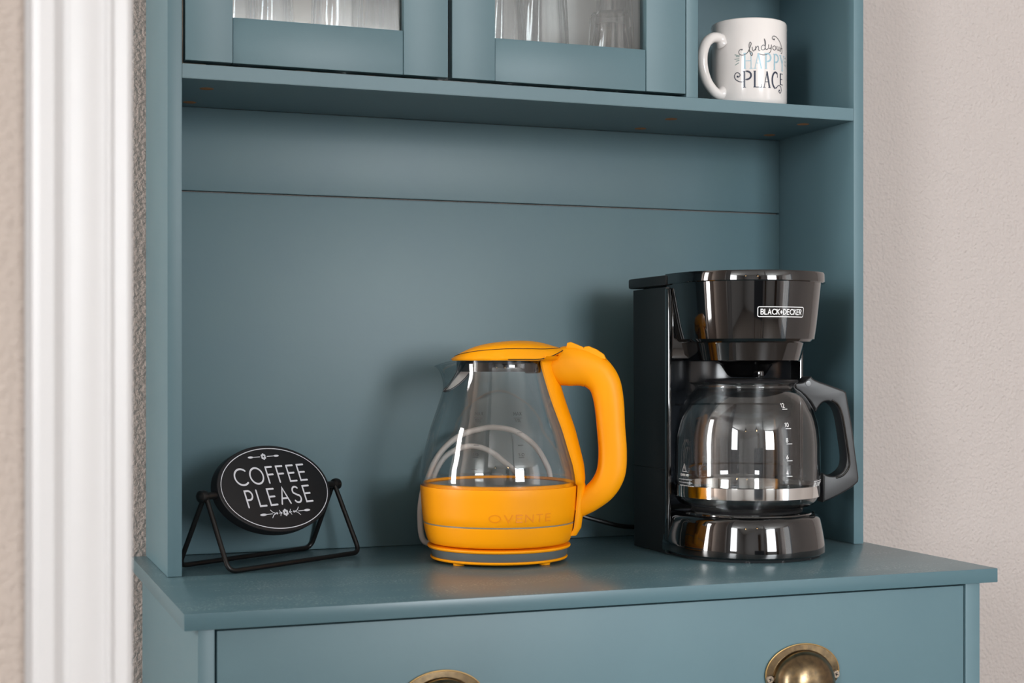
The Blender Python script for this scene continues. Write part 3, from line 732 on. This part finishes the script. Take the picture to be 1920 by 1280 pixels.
# base with warming plate
dloft('base', zl([(.0880, .8640, .036), (.0893, .8655, .036), (.0896, .8690, .036), (.0890, .8760, .036), (.0872, .8880, .036), (.0852, .8980, .036), (.0840, .9035, .036), (.0822, .9065, .036), (.0790, .9085, .036), (.0770, .9088, .036), (.0762, .9070, .036), (.0755, .9070, .036), (.0745, .9100, .036), (.070, .9108, .036)]), 'black_gloss', cm)
lathe('warming_plate', zz([(0, .9132), (.060, .9132), (.0625, .9122), (.0640, .9105)]), 'black_satin', cm, seg=64)
dloft('base_black_foot', zl([(.083, .8602, .036), (.085, .8642, .036)]), 'gap', cm).name = 'foot_ring'  # black foot line under the base
for a in (-118, -62, -90): lathe('foot', [(0, .0001), (.006, .0001), (.0065, .004), (0, .004)], 'black_satin', cm, seg=16, c=(.078*math.cos(RAD(a)), .078*math.sin(RAD(a)), 0))
# tower with a concave front
def tower():
    out = []; R = .0945; xh = .0880
    out += [(-xh, .030)]
    out += [(-xh+.0035, .0265)]
    a0 = math.acos((xh-.0045)/R)
    for i in range(31):
        a = PI-a0-(PI-2*a0)*i/30; out.append((R*math.cos(a), max(.030, R*math.sin(a))))
    out += [(xh-.0035, .0265), (xh, .030), (xh, .1160), (xh-.006, .1220), (-xh+.006, .1220), (-xh, .1160)]
    n = len(out); lv = [(0, 0), (.030, 0), (.100, .0), (.306, .0025)]
    vs = [(x, y+(e if y > .1 else 0), z+.0006) for z, e in lv for x, y in out]
    fs = [(i*n+q, i*n+(q+1) % n, (i+1)*n+(q+1) % n, (i+1)*n+q) for i in range(len(lv)-1) for q in range(n)]
    fs += [tuple(range(n)), tuple(reversed(range((len(lv)-1)*n, len(lv)*n)))]
    return from_py('tower', vs, fs, 'black_side', cm, angle=30)
tw = tower()
box('side_seam', -.0884, -.0875, .032, .118, .0965, .0975, 'gap', tw, bev=0)
# glossy front edge strips of the tower
for sx in (-1, 1):
    box('edge_strip', sx*.0868-.0022, sx*.0868+.0022, .0225, .0310, .002, .305, 'black_gloss', tw, bev=.0014)
# glossy water tank panel lining the recess
def tank():
    R = .0935; vs = []; fs = []; n = 40
    for z in (.052, .222):
        for i in range(n+1):
            a = RAD(160-140*i/n); vs.append((R*math.cos(a), R*math.sin(a), z))
    for i in range(n): fs.append((i, i+1, n+2+i, n+1+i))
    o = from_py('water_tank', vs, fs, 'black_smoke', cm, fix=False, label='smoked glossy tank panel in the recess')
    for z in (.098, .170):
        tube('tank_rib', [((R-.0006)*math.cos(RAD(160-140*i/n)), (R-.0006)*math.sin(RAD(160-140*i/n)), z) for i in range(n+1)], .0011, 'black_gloss', o, seg=8)
    return o
tank()
# brew head
dloft('brew_basket', zl([(.060, 1.1022, .034), (.0700, 1.1022, .034), (.0755, 1.1035, .034), (.0780, 1.1065, .034), (.0800, 1.1200, .034), (.0822, 1.1400, .034), (.0842, 1.1600, .034), (.0852, 1.1700, .034), (.0800, 1.1702, .034)]), 'black_gloss', cm)
dloft('lid', zl([(.0800, 1.1698, .030), (.0885, 1.1698, .030), (.0893, 1.1708, .030), (.0893, 1.1795, .030), (.0885, 1.1815, .030), (.0700, 1.1835, .030)]), 'black_gloss', cm)
box('tower_lid', -.0912, .0912, .0240, .1270, .3085, .3205, 'black_side', cm, bev=.003)
for x in (-.079, -.083): tube('hinge_rib', [(x, .0238, .309), (x, .0238, .320)], .0013, 'black_gloss', cm, seg=8)
dloft('basket_ring', zl([(.0540, 1.0815, .040), (.0595, 1.0815, .040), (.0612, 1.0825, .040), (.0660, 1.1010, .040), (.0665, 1.1024, .040)]), 'black_gloss', cm)
box('head_underside', -.085, .085, .022, .100, .224, .310, 'black_gloss', cm, bev=.004)
lathe('drip_spout', zz([(0, 1.0635), (.018, 1.0635), (.022, 1.0660), (.030, 1.0780), (.040, 1.0818), (0, 1.0820)]), 'black_gloss', cm, seg=48)
box('valve_arm', -.004, .004, -.034, .034, .2030, .2110, 'black_gloss', cm, bev=.002)
# logo plate print, centred on the front
def onb(x, z, l): R = .0822+(z+Z0-1.14)*.105; a = -PI/2+x/.0816; return ((R+l)*math.cos(a), (R+l)*math.sin(a), z)
zc = 1.1358-Z0; W_, H_ = .0290, .0054
rc = .0018
fr = [(-W_+rc, zc-H_), (W_-rc, zc-H_)]+arc(W_-rc, zc-H_+rc, rc, rc, -90, 0, 5)+[(W_, zc+H_-rc)]+arc(W_-rc, zc+H_-rc, rc, rc, 0, 90, 5)+[(-W_+rc, zc+H_)]+arc(-W_+rc, zc+H_-rc, rc, rc, 90, 180, 5)+[(-W_, zc-H_+rc)]+arc(-W_+rc, zc-H_+rc, rc, rc, 180, 270, 5)
prints('logo_frame', [fr], .00085, 'white_ink', cm, onb, step=.003, lift=.0003, label='white rounded logo frame')
prints('logo_lettering', text_strokes('BLACK+DECKER', -.0255, zc-.0027, .0255, .0054, .26), .00105, 'white_ink', cm, onb, lift=.0003, step=.003, label='white brand lettering')

# carafe
cf = thing('carafe', 'clear glass carafe with black handle and steel band, on the coffee maker plate', 'carafe', (.667, .2005, .86))
HA = RAD(-12)
Cg = smoothline([(.0650, .9165), (.0740, .9180), (.0795, .9225), (.0818, .9277)], 4)[:-1]+[(.0820, .9290), (.0820, .9410), (.0826, .9425)]+smoothline([(.0836, .9450), (.0840, .9550), (.0840, .9750), (.0836, .9900), (.0818, 1.0060), (.0778, 1.0220), (.0705, 1.0360), (.0625, 1.0455), (.0570, 1.0495), (.0548, 1.0520), (.0555, 1.0550), (.0580, 1.0572)], 4)
prof = [(0, .9165-Z0)]+[(r, z-Z0) for r, z in Cg]+[(r-.0022, z-Z0+.0003) for r, z in reversed(Cg)]+[(0, .9185-Z0)]
def cspout(p, a, r, z):
    sa = (HA+PI) % (2*PI); d = abs((a-sa+PI) % (2*PI)-PI)
    if d < .6 and z > .184:
        k = (math.cos(d/.6*PI)+1)/2; q = min(1, (z-.184)/.013); p = p+Vector((math.cos(sa), math.sin(sa), 0))*(.010*k*q**1.5)
    return p
lathe('glass_bowl', prof, 'glass', cf, seg=120, deform=cspout, angle=80)
lathe('steel_band', zz([(.0822, .9280), (.0834, .9284), (.0836, .9345), (.0834, .9410), (.0822, .9414)]), 'chrome', cf, seg=96)
cl = lathe('carafe_lid', zz([(0, 1.0560), (.047, 1.0560), (.0525, 1.0568), (.0535, 1.0590), (.052, 1.0605), (.030, 1.0620), (0, 1.0620)]), 'black_satin', cf, seg=64, c=(.006*math.cos(HA), .006*math.sin(HA), 0))
def cp(px, py): return ((px-1403)*.000656, 1.0803-(py-679)*.000622-Z0)
up = smoothline([cp(*p) for p in [(1484, 717), (1500, 715), (1508, 708), (1515, 705), (1521, 711), (1550, 722)]], 3)
outer = up+[cp(*p) for p in [(1574, 731), (1579, 735), (1590, 800), (1602, 893), (1601, 901), (1590, 911), (1570, 923), (1552, 932), (1536, 938)]]
inner = smoothline([cp(*p) for p in [(1536, 884), (1548, 889), (1562, 888), (1576, 876), (1580, 858), (1577, 830), (1570, 785), (1562, 762), (1548, 752), (1536, 754), (1528, 763), (1524, 771)]], 4)
glass_side = [cp(*p) for p in [(1513, 752), (1503, 741), (1494, 733), (1486, 728)]]
rot = lambda u, v, w_: (u*math.cos(HA)-w_*math.sin(HA), u*math.sin(HA)+w_*math.cos(HA), v)
hh = poly_solid('handle', outer+inner+glass_side, .026, 'black_satin', cf, bev=.0022, to3=rot)
tube('handle_inlay', [rot(*cp(x, y), -.0128) for x, y in smoothline([(1560, 893), (1573, 888), (1583, 874), (1584, 858), (1578, 815), (1571, 775), (1563, 757), (1552, 749)], 5)], .0013, 'black_gloss', hh, seg=8)
bm = bmesh.new(); bmesh.ops.create_cone(bm, cap_ends=True, segments=20, radius1=.0035, radius2=.003, depth=.0275, matrix=Matrix.Translation(rot(*cp(1509, 718), 0)) @ Matrix.Rotation(HA, 4, 'Z') @ Matrix.Rotation(RAD(90), 4, 'X'))
from_bm('hinge_pin', bm, 'black_gloss', hh)
def Rc(z):
    z += Z0
    for (r0, z0_), (r1, z1_) in zip(Cg, Cg[1:]):
        if z0_ <= z <= z1_: return r0+(r1-r0)*(z-z0_)/max(1e-9, z1_-z0_)
    return .06
def onc(ac): return lambda x, z, l: ((Rc(z)+l)*math.cos(RAD(ac)+x/.084), (Rc(z)+l)*math.sin(RAD(ac)+x/.084), z)
ls = []
for tx, z in (('12', 1.0285), ('10', 1.0073), ('8', .9905), ('6', .9720), ('4', .9548)):
    zz_ = z-Z0; ls += text_strokes(tx, -.0042, zz_+.0020, -.0042+(.0048 if len(tx) == 2 else .0024), .0042); ls.append([(-.0035, zz_), (.0035, zz_)])
prints('cup_scale', ls, .00062, 'white_ink', cf, onc(-85), step=.002)
ls = [[(-.004, .0975+.0), (.0, .1060), (.004, .0975), (-.004, .0975)], [(0, .1030), (0, .0995)]]
ls += text_strokes('CAUTION: HOT', -.008, .0925, .008, .0022)
random.seed(9)
for i, z in enumerate((.0885, .0850, .0815, .0780, .0745, .0710)):
    x = -.013-.0005*i
    while x < .013:
        q = random.uniform(.0015, .004); ls.append([(x, z), (x+q, z)]); x += q+.0009
prints('warning_print', ls, .00065, 'white_ink', cf, onc(-174), step=.002, cap=False)
def rect_frame(x0, x1, z0, z1): return [(x0, z0), (x1, z0), (x1, z1), (x0, z1), (x0, z0)]
prints('logo_print', [rect_frame(-.014, .020, .0797, .0870)]+text_strokes('BLACK+DECKER', -.012, .0815, .018, .0038), .0007, 'white_ink', cf, onc(-46), step=.002)

# ------------------------------------------------------------------ cords (measured points, world space)
iv = root_inv(kt)
ca = smoothline([(0.352, 0.374, 0.8642), (0.332, 0.374, 0.87), (0.3275, 0.373, 0.9), (0.3305, 0.372, 0.928), (0.3375, 0.372, 0.9453), (0.3453, 0.372, 0.9629), (0.3585, 0.372, 0.9797), (0.3785, 0.372, 0.9939), (0.4021, 0.372, 1.0005), (0.419, 0.372, 1.0022), (0.4429, 0.372, 0.9986), (0.4601, 0.372, 0.9893), (0.4739, 0.372, 0.9774), (0.4857, 0.372, 0.9597), (0.4925, 0.373, 0.9414), (0.494, 0.374, 0.9), (0.484, 0.376, 0.872), (0.455, 0.379, 0.8645), (0.39, 0.381, 0.8645), (0.35, 0.382, 0.873), (0.34, 0.382, 0.91), (0.3455, 0.381, 0.94), (0.354, 0.38, 0.9595), (0.3665, 0.38, 0.9719), (0.3852, 0.38, 0.9792), (0.4021, 0.379, 0.9788), (0.419, 0.378, 0.9721), (0.4326, 0.376, 0.9616), (0.4463, 0.374, 0.9497), (0.455, 0.37, 0.938), (0.46, 0.364, 0.9), (0.45, 0.354, 0.87), (0.43, 0.342, 0.8645), (0.41, 0.33, 0.8645)], 8)
tube('power_cord', [iv @ Vector(p) for p in ca], .0034, 'cord_white', kt, seg=12, label='white cord coiled upright behind the jug')
tube('power_cord', [Vector(p)-Vector(cm.location) for p in smoothline([(.655, .3235, .872), (.650, .345, .870), (.625, .360, .8735), (.600, .360, .8769), (.5782, .360, .8797), (.5497, .360, .8873), (.5285, .362, .8939), (.508, .372, .903), (.500, .390, .915), (.502, .405, .930)], 8)], .0028, 'cord_black', cm, seg=10)

# ------------------------------------------------------------------ sign
d = Vector((.836, .5486, 0)).normalized(); nb = Vector((-d.y, d.x, 0))
sg = thing('tabletop_sign', 'black oval coffee please sign swinging in a wire stand at the left', 'sign', (.1422, .3234, .86), math.atan2(d.y, d.x))
# local frame: x along the rods, y to the back, z up
r_ = .0027; L2 = .0985; Dp = .0385; Zp = .0790
def rounded(pts, r, n=6):
    out = [pts[0]]
    for a, b, c in zip(pts, pts[1:], pts[2:]):
        a, b, c = Vector(a), Vector(b), Vector(c); u = (a-b).normalized(); v = (c-b).normalized()
        for i in range(n+1):
            t = i/n; p0 = b+u*r; p1 = b+v*r
            out.append(tuple((1-t)**2*p0+2*t*(1-t)*b+t*t*p1))
    return out+[pts[-1]]
for sy, dd in ((-1, Dp), (1, Dp)):
    y = sy*dd
    tube('wire_leg', rounded([(-L2, sy*.0012, Zp), (-L2-.002, y, r_+.0002), (L2+.002, y, r_+.0002), (L2, sy*.0012, Zp)], .011), r_, 'black_metal', sg, seg=14)
for sx in (-1, 1):
    bm = bmesh.new()
    tube_bm(bm, [(sx*(L2+.0045), 0, Zp), (sx*.080, 0, Zp)], .0040, 16)
    from_bm('pivot_pin', bm, 'black_metal', sg)
    kn = lathe('knob', [(0, .0062), (.0035, .0055), (.0062, .0035), (.0070, 0), (.0062, -.0035), (.0035, -.0055), (0, -.0062)], 'black_metal', sg, seg=24)
    kn.rotation_euler = (0, RAD(90), 0); kn.location = (sx*(L2+.0035), 0, Zp)
tau = RAD(24)
bd = bpy.data.objects.new('sign_board', None)
def board_map(u, v, w_):   # w_ towards the viewer
    y = -w_; z = v
    return (u, y*math.cos(tau)+z*math.sin(tau), Zp+z*math.cos(tau)-y*math.sin(tau))
oval = [(.0842*math.cos(2*PI*i/96), .0508*math.sin(2*PI*i/96)) for i in range(96)]
board = poly_solid('board', oval, .012, 'sign_black', sg, bev=.0012, to3=board_map)
onp = lambda x, y, l: board_map(x, y, .006+l)
prints('border_ring', [[(.0795*math.cos(2*PI*i/96), .0468*math.sin(2*PI*i/96)) for i in range(97)]], .0009, 'sign_white', board, onp)
prints('lettering', text_strokes('COFFEE', -.0555, .0065, .0515, .0185, .3), .0021, 'sign_white', board, onp, label='white words COFFEE PLEASE', cap=True)
prints('lettering', text_strokes('PLEASE', -.0480, -.0190, .0500, .0185, .32), .0021, 'sign_white', board, onp, cap=True)
def flower(x, y, s): return [(x+s*math.cos(RAD(a)), y+s*math.sin(RAD(a)), s*.62, s*.62) for a in range(90, 450, 60)]
def ornament(cx, cy, big):
    ls = []; ds = flower(cx, cy, .0026 if big else .0024)
    for s in (-1, 1):
        if big:
            ls += [[(cx+s*.0200, cy), (cx+s*.0300, cy)], [(cx+s*.0055, cy), (cx+s*.0095, cy)]]
            ls += [smoothline([(cx+s*.0055, cy+q*.0002), (cx+s*.0075, cy+q*.0012), (cx+s*.0085, cy+q*.0030)], 3) for q in (-1, 1)]
            ls += [smoothline([(cx+s*.0150, cy+q*.0003), (cx+s*.0185, cy+q*.0015), (cx+s*.0215, cy+q*.0045)], 3) for q in (-1, 1)]
            ds += [(cx+s*.0130, cy, .0013, .0013), (cx+s*.0335, cy, .0050, .0014)]
        else:
            ls += [[(cx+s*.0055, cy), (cx+s*.0170, cy)]]; ds += [(cx+s*.0195, cy, .0042, .0012)]
    return ls, ds
ls, ds = ornament(-.0045, .0375, False); l2, d2 = ornament(.0030, -.0290, True)
prints('flower_ornament', ls, .0008, 'sign_white', board, onp, discs=ds)
prints('flower_ornament', l2, .0009, 'sign_white', board, onp, discs=d2)
